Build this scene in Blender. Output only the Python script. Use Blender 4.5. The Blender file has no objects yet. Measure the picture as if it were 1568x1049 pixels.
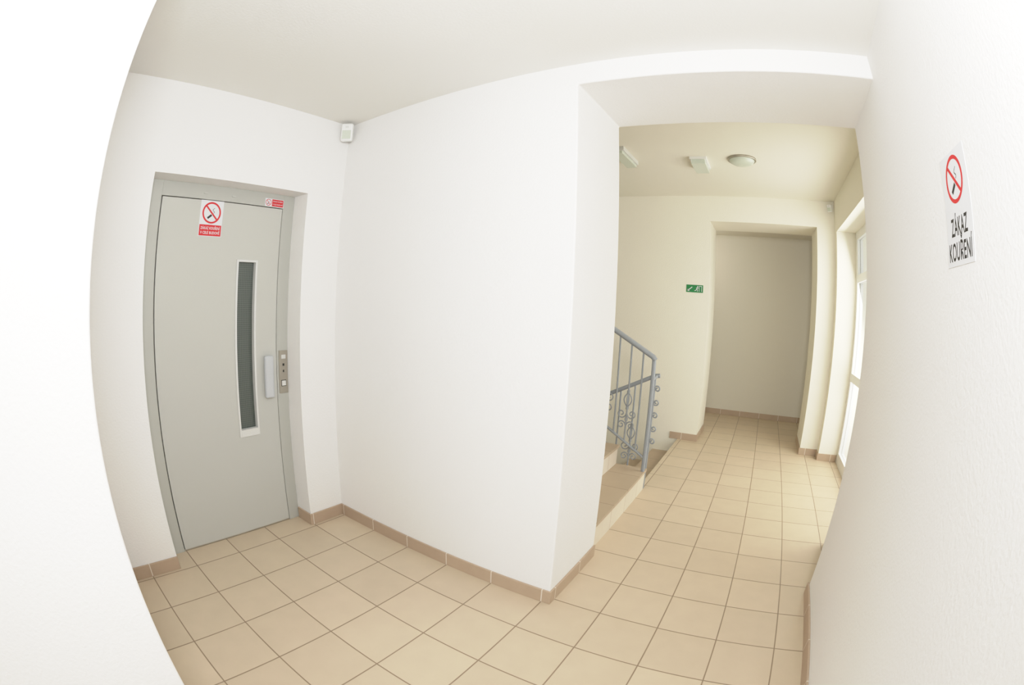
import bpy, math, random
from mathutils import Vector, Matrix
random.seed(3)
C=bpy.context
# ---------------------------------------------------------------- materials
def srgb(r,g,b):
    f=lambda c:(c/255/12.92) if c/255<=.04045 else ((c/255+.055)/1.055)**2.4
    return (f(r),f(g),f(b),1)
def newmat(name):
    m=bpy.data.materials.new(name); m.use_nodes=True
    nt=m.node_tree; return m,nt,nt.nodes,nt.links,nt.nodes['Principled BSDF']
def plain(name,col,rough=.5,metal=0,bump=0,scale=80,spec=.5):
    m,nt,N,L,b=newmat(name)
    b.inputs['Roughness'].default_value=rough; b.inputs['Metallic'].default_value=metal
    b.inputs['Specular IOR Level'].default_value=spec
    tc=N.new('ShaderNodeTexCoord'); no=N.new('ShaderNodeTexNoise'); no.inputs['Scale'].default_value=scale
    no.inputs['Detail'].default_value=2
    L.new(tc.outputs['Object'],no.inputs['Vector'])
    mx=N.new('ShaderNodeMix'); mx.data_type='RGBA'
    mx.inputs['A'].default_value=[c*.965 for c in col[:3]]+[1]; mx.inputs['B'].default_value=[min(1,c*1.03) for c in col[:3]]+[1]
    L.new(no.outputs['Fac'],mx.inputs['Factor']); L.new(mx.outputs['Result'],b.inputs['Base Color'])
    if bump:
        bp=N.new('ShaderNodeBump'); bp.inputs['Strength'].default_value=bump; bp.inputs['Distance'].default_value=.003
        L.new(no.outputs['Fac'],bp.inputs['Height']); L.new(bp.outputs['Normal'],b.inputs['Normal'])
    return m
def plaster(name,col,bump=.5):
    m,nt,N,L,b=newmat(name)
    b.inputs['Roughness'].default_value=.85; b.inputs['Specular IOR Level'].default_value=.2
    b.inputs['Base Color'].default_value=col
    tc=N.new('ShaderNodeTexCoord')
    n1=N.new('ShaderNodeTexNoise'); n1.inputs['Scale'].default_value=90; n1.inputs['Detail'].default_value=2
    L.new(tc.outputs['Object'],n1.inputs['Vector'])
    bp=N.new('ShaderNodeBump'); bp.inputs['Strength'].default_value=bump; bp.inputs['Distance'].default_value=.003
    L.new(n1.outputs['Fac'],bp.inputs['Height'])
    L.new(bp.outputs['Normal'],b.inputs['Normal'])
    return m
def tiles(name,col,grout,axes,t=.307,off=(-.528,1.827),gw=.0028,rough=.42,zt=None):
    m,nt,N,L,b=newmat(name)
    b.inputs['Roughness'].default_value=rough; b.inputs['Specular IOR Level'].default_value=.35
    tc=N.new('ShaderNodeTexCoord'); sp=N.new('ShaderNodeSeparateXYZ'); L.new(tc.outputs['Object'],sp.inputs[0])
    def M(op,a,bb=None,clamp=False):
        n=N.new('ShaderNodeMath'); n.operation=op; n.use_clamp=clamp
        for i,v in enumerate((a,bb)):
            if v is None: continue
            if isinstance(v,(int,float)): n.inputs[i].default_value=v
            else: L.new(v,n.inputs[i])
        return n.outputs[0]
    masks=[];ids=[]
    for a in axes:
        o={'X':off[0],'Y':off[1]}[a]
        u=M('DIVIDE',M('SUBTRACT',sp.outputs[a],o),t)
        fr=M('FRACT',u); ids.append(M('FLOOR',u))
        d=M('SUBTRACT',.5,M('ABSOLUTE',M('SUBTRACT',fr,.5)))   # distance to nearest joint
        mk=N.new('ShaderNodeMapRange'); mk.inputs['From Min'].default_value=gw/t*.6; mk.inputs['From Max'].default_value=gw/t*1.5
        L.new(d,mk.inputs['Value']); masks.append(mk.outputs[0])
    mask=masks[0] if len(masks)==1 else M('MINIMUM',masks[0],masks[1])
    cb=N.new('ShaderNodeCombineXYZ'); L.new(ids[0],cb.inputs[0])
    if len(ids)>1: L.new(ids[1],cb.inputs[1])
    wn=N.new('ShaderNodeTexWhiteNoise'); L.new(cb.outputs[0],wn.inputs['Vector'])
    no=N.new('ShaderNodeTexNoise'); no.inputs['Scale'].default_value=9; no.inputs['Detail'].default_value=4; L.new(tc.outputs['Object'],no.inputs['Vector'])
    v=M('ADD',M('ADD',M('MULTIPLY',wn.outputs['Value'],.08),M('MULTIPLY',no.outputs['Fac'],.14)),.89)
    hv=N.new('ShaderNodeHueSaturation'); hv.inputs['Color'].default_value=col; L.new(v,hv.inputs['Value'])
    mx=N.new('ShaderNodeMix'); mx.data_type='RGBA'; mx.inputs['A'].default_value=grout
    L.new(hv.outputs[0],mx.inputs['B']); L.new(mask,mx.inputs['Factor']); L.new(mx.outputs['Result'],b.inputs['Base Color'])
    bp=N.new('ShaderNodeBump'); bp.inputs['Strength'].default_value=.5; bp.inputs['Distance'].default_value=.002
    L.new(mask,bp.inputs['Height']); L.new(bp.outputs['Normal'],b.inputs['Normal'])
    return m
W=plaster('plaster_white',srgb(239,237,234))
WC=plaster('plaster_warm_light',srgb(239,234,217))  # cream imitates the corridor's warm light, put into the wall colour
CE=plaster('plaster_ceiling',srgb(234,232,226),.2)
CEC=plaster('plaster_ceiling_warm_light',srgb(236,232,217),.2)  # corridor ceiling, warm light painted in as a cream tint
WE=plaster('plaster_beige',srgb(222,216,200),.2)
FL=tiles('floor_tiles',srgb(203,184,157),srgb(136,116,95),'XY')
BX=tiles('skirting_tile_x',srgb(180,157,134),srgb(222,210,195),'X')
BY=tiles('skirting_tile_y',srgb(180,157,134),srgb(222,210,195),'Y')
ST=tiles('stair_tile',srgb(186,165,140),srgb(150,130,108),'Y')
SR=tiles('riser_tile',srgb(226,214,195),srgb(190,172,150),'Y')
GREY=plain('grey_paint',srgb(188,188,181),.45,0,.05,300)
GREYF=plain('grey_paint_frame',srgb(178,178,170),.45,0,.05,300)
RIM=plain('light_grey_rim',srgb(214,214,210),.4)
DARK=plain('dark_gap',srgb(38,38,36),.7)
STEEL=plain('brushed_steel',srgb(178,172,160),.35,.8,.02,400)
HANDLE=plain('handle_grey',srgb(190,193,196),.35)
RAIL=plain('railing_paint',srgb(144,149,154),.35)
WHITE=plain('white_plastic',srgb(238,238,234),.35)
PVC=plain('white_pvc',srgb(240,240,236),.3)
RED=plain('sign_red',srgb(206,24,34),.4)
BLACK=plain('sign_black',srgb(18,18,22),.4)
SW=plain('sign_white',srgb(222,223,226),.4)
GREEN=plain('sign_green',srgb(8,120,56),.4)
DIFF=plain('frosted_diffuser',srgb(206,214,198),.25)
def wired():
    m,nt,N,L,b=newmat('wired_glass')
    tc=N.new('ShaderNodeTexCoord'); sp=N.new('ShaderNodeSeparateXYZ'); L.new(tc.outputs['Object'],sp.inputs[0])
    outs=[]
    for a in 'YZ':
        w=N.new('ShaderNodeMath'); w.operation='DIVIDE'; L.new(sp.outputs[a],w.inputs[0]); w.inputs[1].default_value=.0125
        f=N.new('ShaderNodeMath'); f.operation='FRACT'; L.new(w.outputs[0],f.inputs[0])
        g=N.new('ShaderNodeMath'); g.operation='LESS_THAN'; L.new(f.outputs[0],g.inputs[0]); g.inputs[1].default_value=.16; outs.append(g.outputs[0])
    mxm=N.new('ShaderNodeMath'); mxm.operation='MAXIMUM'; L.new(outs[0],mxm.inputs[0]); L.new(outs[1],mxm.inputs[1])
    mx=N.new('ShaderNodeMix'); mx.data_type='RGBA'; mx.inputs['A'].default_value=srgb(66,73,68); mx.inputs['B'].default_value=srgb(94,100,93)
    L.new(mxm.outputs[0],mx.inputs['Factor']); L.new(mx.outputs['Result'],b.inputs['Base Color']); b.inputs['Roughness'].default_value=.15
    return m
WIRED=wired()
def glassmat():
    m,nt,N,L,b=newmat('window_glass'); out=N['Material Output']; N.remove(b)
    t=N.new('ShaderNodeBsdfTransparent'); g=N.new('ShaderNodeBsdfGlossy'); g.inputs['Roughness'].default_value=.02
    mx=N.new('ShaderNodeMixShader'); mx.inputs[0].default_value=.06
    L.new(t.outputs[0],mx.inputs[1]); L.new(g.outputs[0],mx.inputs[2]); L.new(mx.outputs[0],out.inputs[0]); return m
GLASS=glassmat()
# ---------------------------------------------------------------- mesh helpers
def link(o): C.collection.objects.link(o); return o
def boxes(name,lst,mat,bevel=0):
    vs=[];fs=[];mi=[];mats=[mat]
    for it in lst:
        x0,x1,y0,y1,z0,z1=it[:6]; mm=it[6] if len(it)>6 else mat
        if mm not in mats: mats.append(mm)
        b=len(vs); vs+=[(x,y,z) for z in (z0,z1) for y in (y0,y1) for x in (x0,x1)]
        for f in ((0,2,3,1),(4,5,7,6),(0,1,5,4),(2,6,7,3),(0,4,6,2),(1,3,7,5)): fs.append([b+i for i in f]); mi.append(mats.index(mm))
    me=bpy.data.meshes.new(name); me.from_pydata(vs,[],fs)
    for m in mats: me.materials.append(m)
    for p,i in zip(me.polygons,mi): p.material_index=i
    o=link(bpy.data.objects.new(name,me))
    if bevel:
        md=o.modifiers.new('bevel','BEVEL'); md.width=bevel; md.segments=3; md.limit_method='ANGLE'
    return o
def prism_xz(name,pts,y0,y1,mat,bevel):
    n=len(pts)
    vs=[(x,y0,z) for x,z in pts]+[(x,y1,z) for x,z in pts]
    fs=[list(range(n)),list(range(n,2*n))[::-1]]+[[i,i+n,(i+1)%n+n,(i+1)%n] for i in range(n)]
    me=bpy.data.meshes.new(name); me.from_pydata(vs,[],fs); me.materials.append(mat)
    o=link(bpy.data.objects.new(name,me))
    md=o.modifiers.new('bevel','BEVEL'); md.width=bevel; md.segments=3; md.limit_method='ANGLE'
    return o
def poly(name,pts,mat,z=0):
    me=bpy.data.meshes.new(name); me.from_pydata([(x,y,z) for x,y in pts],[],[list(range(len(pts)))]); me.materials.append(mat)
    return link(bpy.data.objects.new(name,me))
def rect(x0,x1,y0,y1,mat,z): return poly('r',[(x0,y0),(x1,y0),(x1,y1),(x0,y1)],mat,z)
def disc(cx,cy,r,mat,z,n=40): return poly('d',[(cx+r*math.cos(2*math.pi*i/n),cy+r*math.sin(2*math.pi*i/n)) for i in range(n)],mat,z)
def ring(cx,cy,r0,r1,mat,z,n=48):
    vs=[];fs=[]
    for i in range(n):
        a=2*math.pi*i/n; vs+=[(cx+r0*math.cos(a),cy+r0*math.sin(a),z),(cx+r1*math.cos(a),cy+r1*math.sin(a),z)]
    for i in range(n):
        j=(i+1)%n; fs.append((2*i,2*i+1,2*j+1,2*j))
    me=bpy.data.meshes.new('ring'); me.from_pydata(vs,[],fs); me.materials.append(mat); return link(bpy.data.objects.new('ring',me))
def bar(p,q,w,mat,z):
    p=Vector(p);q=Vector(q);d=(q-p).normalized();n=Vector((-d.y,d.x))*w/2
    return poly('b',[tuple(p-n),tuple(q-n),tuple(q+n),tuple(p+n)],mat,z)
def text(s,cx,cy,h,width,mat,z,bold=.02):
    cu=bpy.data.curves.new('txt','FONT'); cu.body=s; cu.align_x='CENTER'; cu.offset=bold; cu.resolution_u=3; cu.space_character=1.08
    o=link(bpy.data.objects.new('txt',cu)); cu.materials.append(mat)
    C.view_layer.update()
    dg=C.evaluated_depsgraph_get(); me=bpy.data.meshes.new_from_object(o.evaluated_get(dg))
    bpy.data.objects.remove(o)
    xs=[v.co.x for v in me.vertices]; w0=max(xs)-min(xs); mxx=(max(xs)+min(xs))/2
    sx=width/w0; sy=h/.69
    for v in me.vertices: v.co=Vector((cx+(v.co.x-mxx)*sx, cy+(v.co.y)*sy-h/2, z))
    if not me.materials: me.materials.append(mat)
    return link(bpy.data.objects.new('t',me))
def tube(pts,r,mat,cyc=False,res=3):
    cu=bpy.data.curves.new('c','CURVE'); cu.dimensions='3D'; cu.bevel_depth=r; cu.bevel_resolution=res; cu.use_fill_caps=True
    s=cu.splines.new('POLY'); s.points.add(len(pts)-1)
    for p,c in zip(s.points,pts): p.co=(*c,1)
    s.use_cyclic_u=cyc; o=link(bpy.data.objects.new('c',cu)); cu.materials.append(mat)
    C.view_layer.update()
    me=bpy.data.meshes.new_from_object(o.evaluated_get(C.evaluated_depsgraph_get())); bpy.data.objects.remove(o)
    for p in me.polygons: p.use_smooth=True
    return link(bpy.data.objects.new('tube',me))
def join(name,objs,matrix=None):
    import bmesh
    mats=[];bm=bmesh.new()
    for o in objs:
        me=o.data; idx=[]
        for m in me.materials:
            if m not in mats: mats.append(m)
            idx.append(mats.index(m))
        tmp=me.copy(); tmp.transform(o.matrix_basis)
        n0=len(bm.faces); bm.from_mesh(tmp); bm.faces.ensure_lookup_table()
        for f in bm.faces[n0:]: f.material_index=idx[f.material_index] if idx else 0
    me=bpy.data.meshes.new(name); bm.to_mesh(me); bm.free()
    for m in mats: me.materials.append(m)
    for o in objs: bpy.data.objects.remove(o)
    ob=link(bpy.data.objects.new(name,me))
    if matrix is not None: ob.matrix_world=matrix
    return ob
def frame(origin,X,Y):
    X=Vector(X);Y=Vector(Y);Z=X.cross(Y)
    m=Matrix((X,Y,Z)).transposed().to_4x4(); m.translation=Vector(origin); return m
def lathe(prof,mat,n=48):
    vs=[];fs=[]
    for r,z in prof:
        for i in range(n):
            a=2*math.pi*i/n; vs.append((r*math.cos(a),r*math.sin(a),z))
    for k in range(len(prof)-1):
        for i in range(n):
            j=(i+1)%n; fs.append((k*n+i,k*n+j,(k+1)*n+j,(k+1)*n+i))
    fs.append(list(range(n))[::-1]); fs.append([(len(prof)-1)*n+i for i in range(n)])
    me=bpy.data.meshes.new('l'); me.from_pydata(vs,[],fs); me.materials.append(mat)
    for p in me.polygons: p.use_smooth=len(p.vertices)==4
    return link(bpy.data.objects.new('l',me))
# ---------------------------------------------------------------- dims
xL,yB,xc,yD,zb,xR=-2.403,1.781,-.795,2.361,2.518,.559
H=2.632; ya,yb,zt=.489,1.507,2.117
xF,yF=-.9,.067
yO,H2,xo1,xo2,zo=5.28,2.84,-.653,.63,2.54
yO2,yE,HE=5.88,6.95,2.66
xs=-.88; xW=.85; TOP=3.0; yBack=-2.2; ySt=3.6
# floor
boxes('floor',[(-2.75,1.4,yBack-.1,yD,-.12,0),(xs,1.4,yD,yO+.001,-.12,0),(-2.2,1.9,yO+.001,7.1,-.12,0)],FL)
boxes('floor_basement',[(-3.4,xs+.02,3.5,yO+.05,-1.45,-1.33)],FL)
# walls
boxes('wall_left',[(-2.63,xL,yF,ya,0,H),(-2.63,xL,yb,yB,0,H),(-2.63,xL,ya,yb,zt,H)],W)
boxes('wall_entry_left',[(-2.63,xF,yBack,yF,0,H)],W,.006)
prism_xz('wall_centre',[(-2.63,0),(xc,0),(xc,zb),(xR+.05,zb),(xR+.05,TOP),(-2.63,TOP)],yB,yD,W,.007)
boxes('wall_right',[(xR,1.0,yBack,yD,0,TOP)],W,.006)
boxes('wall_right_pier',[(.735,1.0,yD,3.05,0,TOP)],WC,.006)
boxes('wall_right_corridor',[(xW,1.25,3.05,yO,2.48,TOP),(xW,1.25,5.13,yO,0,2.48)],WC)
boxes('wall_end',[(-3.4,xo1,yO,yO2,-1.4,TOP),(xo2,1.5,yO,yO2,0,TOP),(xo1,xo2,yO,yO2,zo,TOP)],WC)
boxes('wall_back',[(-2.2,1.9,yE,yE+.15,0,TOP)],WE)
boxes('wall_back_left',[(-2.2,-2.05,yO2,yE,0,TOP)],WE)
boxes('wall_back_right',[(1.75,1.9,yO2,yE,0,TOP)],WE)
boxes('wall_stairwell_left',[(-3.55,-3.4,yD-.3,yO2,-1.4,TOP)],WC)
boxes('wall_stairwell_near',[(-3.4,-2.63,yD-.3,yD,-1.4,TOP)],WC)
boxes('wall_stairwell_basement',[(xs,xs+.06,ySt,yO,-1.4,-.12)],WC)
# ceilings
boxes('ceiling',[(-2.75,1.0,yBack-.1,yB,H,H+.2)],CE)
boxes('ceiling_corridor',[(-3.5,1.3,yD,yO,H2,H2+.15)],CEC)
boxes('ceiling_back',[(-2.1,1.8,yO2,yE,HE,HE+.15)],WE)
# entrance wall behind the camera, with a glazed door
boxes('wall_entry_jamb_left',[(xF,-.72,yBack-.15,yBack,0,H)],W)
boxes('wall_entry_jamb_right',[(.42,xR,yBack-.15,yBack,0,H)],W)
boxes('wall_entry_header',[(-.72,.42,yBack-.15,yBack,2.3,H)],W)
def glazed(name,ax,pos,a0,a1,z0,z1,mull,trans,fw=.07,th=.07):
    L=[]
    def B(a,b,c,d,mat,t=th):
        return ((pos-t/2,pos+t/2,a,b,c,d,mat) if ax=='x' else (a,b,pos-t/2,pos+t/2,c,d,mat))
    L+=[B(a0,a0+fw,z0,z1,PVC),B(a1-fw,a1,z0,z1,PVC),B(a0+fw,a1-fw,z1-fw,z1,PVC),B(a0+fw,a1-fw,z0,z0+fw*1.4,PVC)]
    for m in mull: L.append(B(m-fw*.6,m+fw*.6,z0+fw*1.4,z1-fw,PVC,th*.96))
    for t in trans: L.append(B(a0+fw,a1-fw,t-fw*.5,t+fw*.5,PVC,th*.92))
    L.append(B(a0+fw,a1-fw,z0+fw*1.4,z1-fw,GLASS,.008))
    return boxes(name,L,PVC)
glazed('door_entry','y',yBack-.07,-.72,.42,0,2.3,[],[.95])
glazed('window_1','x',1.12,3.05,5.13,0,2.48,[4.1],[.95,1.98],fw=.085)
# skirtings
bh,bt=.08,.011
boxes('baseboard_left',[(xL,xL+bt,yF,ya,0,bh),(xL,xL+bt,yb-bt,yB,0,bh)],BY,.002)
boxes('baseboard_left_reveal',[(-2.55,xL,yb-bt,yb,0,bh)],BX,.002)
boxes('baseboard_entry_left',[(xL+bt,xF+bt,yF,yF+bt,0,bh),],BX,.002)
boxes('baseboard_entry_side',[(xF,xF+bt,yBack,yF,0,bh)],BY,.002)
boxes('baseboard_centre',[(xL+bt,xc+bt,yB-bt,yB,0,bh)],BX,.002)
boxes('baseboard_centre_side',[(xc,xc+bt,yB,yD,0,bh)],BY,.002)
boxes('baseboard_right',[(xR-bt,xR,yBack,yD+bt,0,bh),(.735-bt,.735,yD+bt,3.05,0,bh)],BY,.002)
boxes('baseboard_right_return',[(xR,.735-bt,yD,yD+bt,0,bh)],BX,.002)
boxes('baseboard_end',[(xs-.1,xo1,yO-bt,yO,0,bh),(xo2,xW,yO-bt,yO,0,bh),(xW-bt,1.08,5.13-bt,5.13,0,bh)],BX,.002)
boxes('baseboard_end_reveal',[(xo1,xo1+bt,yO-bt,yO2,0,bh),(xo2-bt,xo2,yO-bt,yO2,0,bh),(xW-bt,xW,5.13,yO-bt,0,bh)],BY,.002)
boxes('baseboard_back',[(-2.05,1.75,yE-bt,yE,0,bh)],BX,.002)
# ---------------------------------------------------------------- stairs
L=[];rise,run=.168,.262; x=-.83
for i in range(9):
    x1=x-run*i; z=rise*(i+1)+.02
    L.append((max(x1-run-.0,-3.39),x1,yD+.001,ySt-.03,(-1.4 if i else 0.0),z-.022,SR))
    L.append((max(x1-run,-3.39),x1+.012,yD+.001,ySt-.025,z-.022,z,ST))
for i in range(7):
    x1=xs-.03-run*(i); z=-rise*(i+1)
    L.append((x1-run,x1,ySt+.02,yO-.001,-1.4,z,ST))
boxes('staircase',L,ST)
# railing
P=[];yr=3.5
def zup(x): return 1.12+(-.84-x)*.56
P.append(tube([(-.835,yr,.188),(-.835,yr,1.10)],.017,RAIL))
P.append(tube([(-.825,yr,1.10),(-.845,yr,1.125),(-3.2,yr,zup(-3.2))],.021,RAIL))
P.append(tube([(-.835,yr,.30),(-3.2,yr,.30+2.36*.62)],.011,RAIL))
def spiral(cx,cz,r0,r1,a0,turns,y,n=26):
    return [(cx+(r0+(r1-r0)*i/n)*math.cos(a0+turns*2*math.pi*i/n),y,cz+(r0+(r1-r0)*i/n)*math.sin(a0+turns*2*math.pi*i/n)) for i in range(n+1)]
def ornament(xx,c,y,s=1.0):
    # forged centre motif: basket (oval of four ribs), collar, opposed C-scrolls, lower leaves
    for sgn in (1,-1):
        P.append(tube([(xx+sgn*.030*s*math.sin(math.pi*i/10),y,c+.05*s+.11*s*i/10) for i in range(11)],.005,RAIL,res=2))
        P.append(tube([(xx,y+sgn*.025*s*math.sin(math.pi*i/10),c+.05*s+.11*s*i/10) for i in range(11)],.005,RAIL,res=2))
        P.append(tube(spiral(xx+sgn*.040*s,c+.0*s,.036*s,.008,math.pi if sgn>0 else 0,1.3*sgn,y),.0052,RAIL,res=2))
        P.append(tube(spiral(xx+sgn*.036*s,c-.085*s,.032*s,.008,math.pi if sgn>0 else 0,-1.3*sgn,y),.0052,RAIL,res=2))
    for dz in (.045,.165,-.04): P.append(tube([(xx,y,c+(dz-.01)*s),(xx,y,c+(dz+.01)*s)],.013,RAIL))
k=0;xx=-.925
while xx>-3.1:
    zb0=.30+(-.835-xx)*.62
    P.append(tube([(xx,yr,zb0),(xx,yr,zup(xx))],.0075,RAIL))
    if k%2==1: ornament(xx,zb0+.23,yr,1.1)
    k+=1; xx-=.1
# down-flight part of the balustrade
y2=ySt+.0
def zdn(x): return .96-(-.84-x)*.5
P.append(tube([(-.80,y2,.97),(-.84,y2,.965),(-2.4,y2,zdn(-2.4))],.018,RAIL))
P.append(tube([(-.84,y2,.0),(-.84,y2,.96)],.012,RAIL))
P.append(tube([(-.835,yr,.95),(-.82,y2,.965)],.014,RAIL))
P.append(tube([(-.84,y2,.12),(-2.4,y2,.12-1.56*.6)],.010,RAIL))
xx=-1.0;k=0
while xx>-2.3:
    zl=.12-(-.84-xx)*.6
    P.append(tube([(xx,y2,zl),(xx,y2,zdn(xx))],.0075,RAIL))
    if k%2==0: ornament(xx,zl+.33,y2,1.1)
    xx-=.12;k+=1
for i in range(5):
    P.append(tube(spiral(-.812,.86-.11*i,.028,.006,math.pi,1.3*(1 if i%2 else -1),y2),.006,RAIL,res=2))
join('stair_railing',P)
# ---------------------------------------------------------------- elevator door
xd=-2.56
ed=link(bpy.data.objects.new('elevator_door',None))
def child(o,par=ed): o.parent=par; return o
child(boxes('door_frame',[(-2.62,xd,ya,.588,0,zt),(-2.62,xd,1.424,yb,0,zt),(-2.62,xd,.588,1.424,2.032,zt),(-2.63,-2.60,.588,1.424,0,2.032,DARK),(-2.60,xd-.004,.588,1.424,0,.012,STEEL)],GREYF,.0015))
wy0,wy1,wz0,wz1=1.122,1.268,.645,1.70
ly0,ly1,lz0,lz1=.594,1.418,.014,2.026; lf=xd+.003
child(boxes('door_leaf',[(-2.598,lf,ly0,wy0,lz0,lz1),(-2.598,lf,wy1,ly1,lz0,lz1),(-2.598,lf,wy0,wy1,lz0,wz0),(-2.598,lf,wy0,wy1,wz1,lz1)],GREY))
r=.013
child(boxes('vision_panel_rim',[(lf-.03,lf+.006,wy0,wy0+r,wz0,wz1),(lf-.03,lf+.006,wy1-r,wy1,wz0,wz1),(lf-.03,lf+.006,wy0+r,wy1-r,wz1-r,wz1),(lf-.03,lf+.006,wy0+r,wy1-r,wz0,wz0+.045)],RIM,.0015))
child(boxes('vision_panel_glass',[(-2.597,-2.590,wy0+r,wy1-r,wz0+.04,wz1-r)],WIRED))
child(boxes('pull_handle',[(lf+.012,lf+.045,1.315,1.378,.87,1.13)],HANDLE,.012))
child(boxes('pull_handle_mount',[(lf,lf+.013,1.330,1.363,.90,1.10)],STEEL))
child(boxes('call_panel',[(xd,xd+.006,1.438,1.502,.883,1.152),(xd+.006,xd+.009,1.455,1.485,.93,.962,RIM),(xd+.006,xd+.0065,1.451,1.489,.926,.966,DARK),
  (xd+.006,xd+.0075,1.455,1.487,1.10,1.125,RIM),(xd+.006,xd+.0075,1.464,1.477,1.055,1.07,DARK),(xd+.006,xd+.0075,1.466,1.475,1.015,1.03,DARK)],STEEL,.0008))
child(boxes('hinge_upper',[(xd,xd+.006,.86,.885,2.062,2.070)],GREY,.001))
child(boxes('hinge_middle',[(xd,xd+.006,1.05,1.075,2.062,2.070)],GREY,.001))
# ---------------------------------------------------------------- signs
def nosmoke(cx,cy,R,z0):
    t=R*.17
    o=[ring(cx,cy,R-t,R,RED,z0+.0004)]
    a=math.radians(45)
    c0=Vector((cx-R*.02,cy-R*.05))
    dd=Vector((math.cos(math.radians(38)),math.sin(math.radians(38))))
    o.append(bar(c0-dd*R*.48+Vector((0,-R*.18)),c0+dd*R*.05+Vector((0,-R*.18)),R*.2,BLACK,z0+.0003))
    o.append(bar(c0+dd*R*.10+Vector((0,-R*.18)),c0+dd*R*.2+Vector((0,-R*.18)),R*.2,BLACK,z0+.0003))
    px,py=c0.x+R*.22,c0.y+R*.02
    pts=[(px+R*.10*math.sin(i*1.1),py+R*.07*i) for i in range(8)]
    for i in range(7): o.append(bar(pts[i],pts[i+1],R*.05,BLACK,z0+.0003))
    o.append(bar((cx-math.cos(a)*(R-t*.5),cy+math.sin(a)*(R-t*.5)),(cx+math.cos(a)*(R-t*.5),cy-math.sin(a)*(R-t*.5)),t*.95,RED,z0+.0005))
    return o
def plate(w,h,t,mat): return boxes('p',[(-w/2,w/2,-h/2,h/2,0,t)],mat)
# paper sign on the right wall
o=[plate(.186,.288,.0012,SW)]+nosmoke(0,.072,.062,.0013)
o+=[text('ZÁKAZ',0,-.046,.044,.118,BLACK,.0016),text('KOUŘENÍ',0,-.108,.044,.162,BLACK,.0016)]
join('no_smoking_sign',o,frame((xR-.0002,1.122,1.816),(0,-1,0),(0,0,1)))
# sticker on the lift door
o=[plate(.152,.205,.001,SW)]+nosmoke(0,.032,.062,.0011)
o+=[rect(-.073,.073,-.100,-.037,RED,.0012),text('ZÁKAZ KOUŘENÍ',0,-.056,.015,.128,SW,.0016,.012),text('V CELÉ BUDOVĚ',0,-.082,.015,.128,SW,.0016,.012)]
join('no_smoking_sticker',o,frame((lf+.0001,.924,1.925),(0,1,0),(0,0,1)))
o=[plate(.137,.050,.001,SW)]+nosmoke(-.044,0,.021,.0011)
o+=[rect(-.018,.066,-.022,.022,RED,.0012),text('ZÁKAZ KOUŘENÍ',.024,.010,.0075,.074,SW,.0016,.008),text('V CELÉ BUDOVĚ',.024,-.009,.0075,.074,SW,.0016,.008)]
join('no_smoking_sticker.001',o,frame((xd+.0001,1.356,2.060),(0,1,0),(0,0,1)))
# green exit sign
o=[plate(.2,.086,.003,GREEN)]
z=.0034
o+=[bar((-.08,-.022),(-.03,.018),.009,SW,z),poly('a',[(-.085,-.030),(-.058,-.028),(-.083,-.004)],SW,z)]
o+=[rect(.052,.085,-.032,.032,SW,z),rect(.057,.080,-.032,.027,GREEN,z+.0003)]
o+=[disc(.036,.024,.007,SW,z+.0005),bar((.034,.016),(.024,-.006),.011,SW,z+.0005),bar((.024,-.006),(.036,-.016),.007,SW,z+.0005),bar((.036,-.016),(.032,-.032),.006,SW,z+.0005),
    bar((.024,-.006),(.012,-.020),.007,SW,z+.0005),bar((.012,-.020),(-.002,-.022),.006,SW,z+.0005),bar((.032,.013),(.048,.004),.005,SW,z+.0005),bar((.032,.013),(.016,.008),.005,SW,z+.0005)]
join('exit_sign',o,frame((-.825,yO-.0002,1.755),(1,0,0),(0,0,1)))
# ---------------------------------------------------------------- fixtures
def detector(name,loc,rz,s=1):
    o=[boxes('b',[(-.036,.036,-.022,.022,-.055,.055)],WHITE)]
    md=o[0].modifiers.new('b','BEVEL'); md.width=.012; md.segments=4
    C.view_layer.update(); me=bpy.data.meshes.new_from_object(o[0].evaluated_get(C.evaluated_depsgraph_get())); bpy.data.objects.remove(o[0])
    o=[link(bpy.data.objects.new('b',me))]
    o.append(boxes('l',[(-.026,.026,-.025,-.02,-.040,.012)],DIFF))
    o.append(boxes('l2',[(-.010,.010,-.024,-.02,.028,.038)],RIM))
    o.append(tube([(0,.02,.01),(0,.05,.02),(0,.062,.02)],.010,WHITE))
    o.append(boxes('m',[(-.022,.022,.060,.066,-.012,.05)],WHITE))
    m=Matrix.Translation(loc)@Matrix.Rotation(rz,4,'Z')@Matrix.Rotation(math.radians(12),4,'X')@Matrix.Scale(s,4)
    return join(name,o,m)
detector('motion_detector',(-2.345,1.715,2.555),math.radians(42),1.1)
detector('motion_detector.001',(.79,5.215,2.75),math.radians(-35),.8)
dl=[lathe([(.0,-.055),(.05,-.053),(.085,-.045),(.108,-.030),(.116,-.014),(.116,-.012)],DIFF),lathe([(.128,-.016),(.132,-.012),(.132,0),(.05,0)],STEEL)]
join('ceiling_light',dl,Matrix.Translation((-.183,3.93,H2)))
e=[boxes('b',[(-.075,.075,-.165,.165,-.022,0)],WHITE),boxes('b',[(-.062,.062,-.15,.15,-.062,-.022)],DIFF),boxes('b',[(-.063,-.058,-.152,.152,-.05,-.022)],WHITE)]
join('emergency_light',e,Matrix.Translation((-.575,4.02,H2)))
e=[boxes('b',[(-.06,.06,-.22,.22,-.035,0)],RIM),boxes('b',[(-.045,.045,-.21,.21,-.06,-.035)],DIFF)]
join('fluorescent_light',e,Matrix.Translation((-1.21,3.74,H2)))
dl=[lathe([(.0,-.07),(.08,-.065),(.13,-.045),(.15,-.015)],DIFF),lathe([(.16,-.016),(.165,0),(.05,0)],WHITE)]
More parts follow.
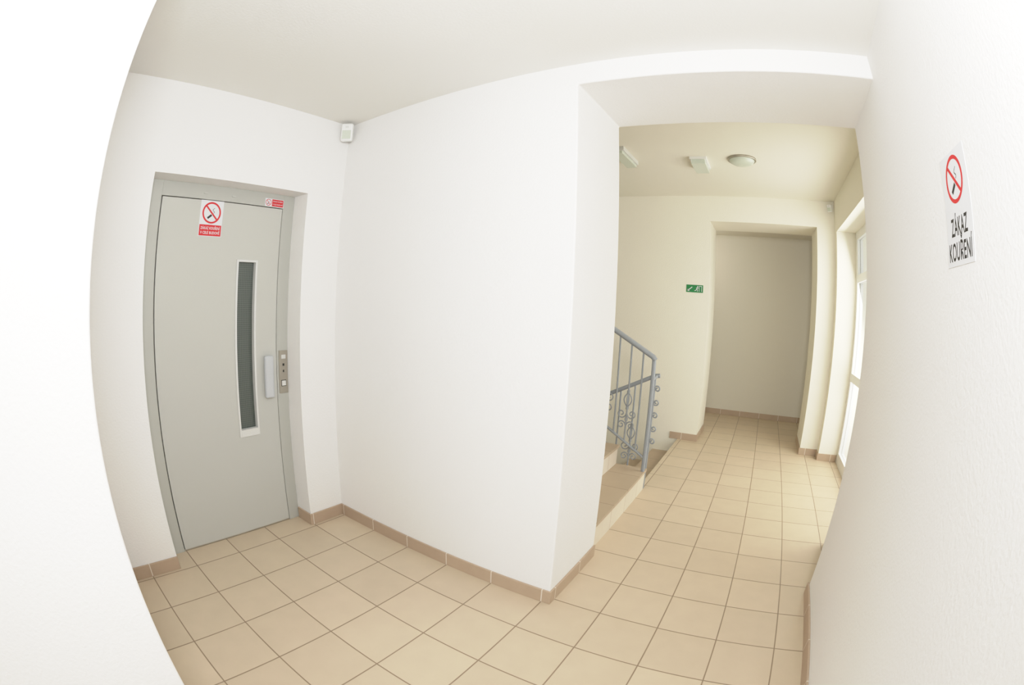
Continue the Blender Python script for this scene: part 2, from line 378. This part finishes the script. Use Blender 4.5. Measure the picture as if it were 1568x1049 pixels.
join('ceiling_light_added',dl,Matrix.Translation((-.2,-1.1,H)))  # unseen dome added behind the camera to go with the point fill
# ---------------------------------------------------------------- lights
def area(name,loc,rot,sx,sy,P,col=(1,1,1)):
    l=bpy.data.lights.new(name,'AREA'); l.shape='RECTANGLE'; l.size=sx; l.size_y=sy; l.energy=P; l.color=col
    o=link(bpy.data.objects.new(name,l)); o.location=loc; o.rotation_euler=rot; return o
area('daylight_entry',(-.15,yBack+.03,1.25),(math.radians(90),0,0),1.0,2.0,17,(.93,.97,1))
area('daylight_window',(1.24,4.1,1.4),(math.radians(75),0,math.radians(90)),1.9,2.1,56,(1,.98,.91))
fl=area('nook_fill',(.22,-.08,2.0),(0,0,0),.4,.4,48,(.96,.98,1))  # added area fill above the camera, brightens the lift nook
fl.rotation_euler=Vector((-math.sin(math.radians(38)),math.cos(math.radians(38)),.05)).to_track_quat('-Z','Y').to_euler()
l=bpy.data.lights.new('entry_fill','POINT'); l.energy=5; l.color=(1,.99,.97); l.shadow_soft_size=.12  # added point fill behind the camera, evens out the interior light
o=link(bpy.data.objects.new('entry_fill',l)); o.location=(-.1,-.95,2.2)
l=bpy.data.lights.new('back_room_point','POINT'); l.energy=6; l.color=(1,.96,.86); l.shadow_soft_size=.15  # warm point light in the back room, no fixture modelled
o=link(bpy.data.objects.new('back_room_point',l)); o.location=(-1.2,6.4,2.3)
w=bpy.data.worlds.new('world'); C.scene.world=w; w.use_nodes=True
w.node_tree.nodes['Background'].inputs[0].default_value=(.95,1,.97,1); w.node_tree.nodes['Background'].inputs[1].default_value=1.2
# ---------------------------------------------------------------- camera (fisheye lens)
cd=bpy.data.cameras.new('camera'); cd.type='PANO'
cd.sensor_width=36; cd.sensor_height=36*1200/1793; cd.sensor_fit='HORIZONTAL'
cd.panorama_type='FISHEYE_EQUISOLID'; cd.fisheye_lens=708.5/1568*36; cd.fisheye_fov=math.radians(200)
cd.clip_start=.01
co=link(bpy.data.objects.new('camera',cd))
yaw,pitch,roll=[math.radians(a) for a in (31.3,-5.199,2.571)]
fw=Vector((-math.sin(yaw)*math.cos(pitch),math.cos(yaw)*math.cos(pitch),math.sin(pitch)))
rr=Vector((math.cos(yaw),math.sin(yaw),0)); uu=rr.cross(fw)
R2=rr*math.cos(roll)+uu*math.sin(roll); U2=-rr*math.sin(roll)+uu*math.cos(roll)
m=Matrix((R2,U2,-fw)).transposed().to_4x4(); m.translation=(0,0,1.5); co.matrix_world=m
C.scene.camera=co
vs=C.scene.view_settings
vs.view_transform='Standard'; vs.look='None'; vs.gamma=1.05; vs.exposure=0
# film-like highlight shoulder
vs.use_curve_mapping=True
cm=vs.curve_mapping; cm.white_level=(2.4,2.4,2.4)
cv=cm.curves[3]
for x,y in [(.083,.2),(.2,.46),(.333,.70),(.5,.85),(.75,.95)]: cv.points.new(x,y)
cm.update()
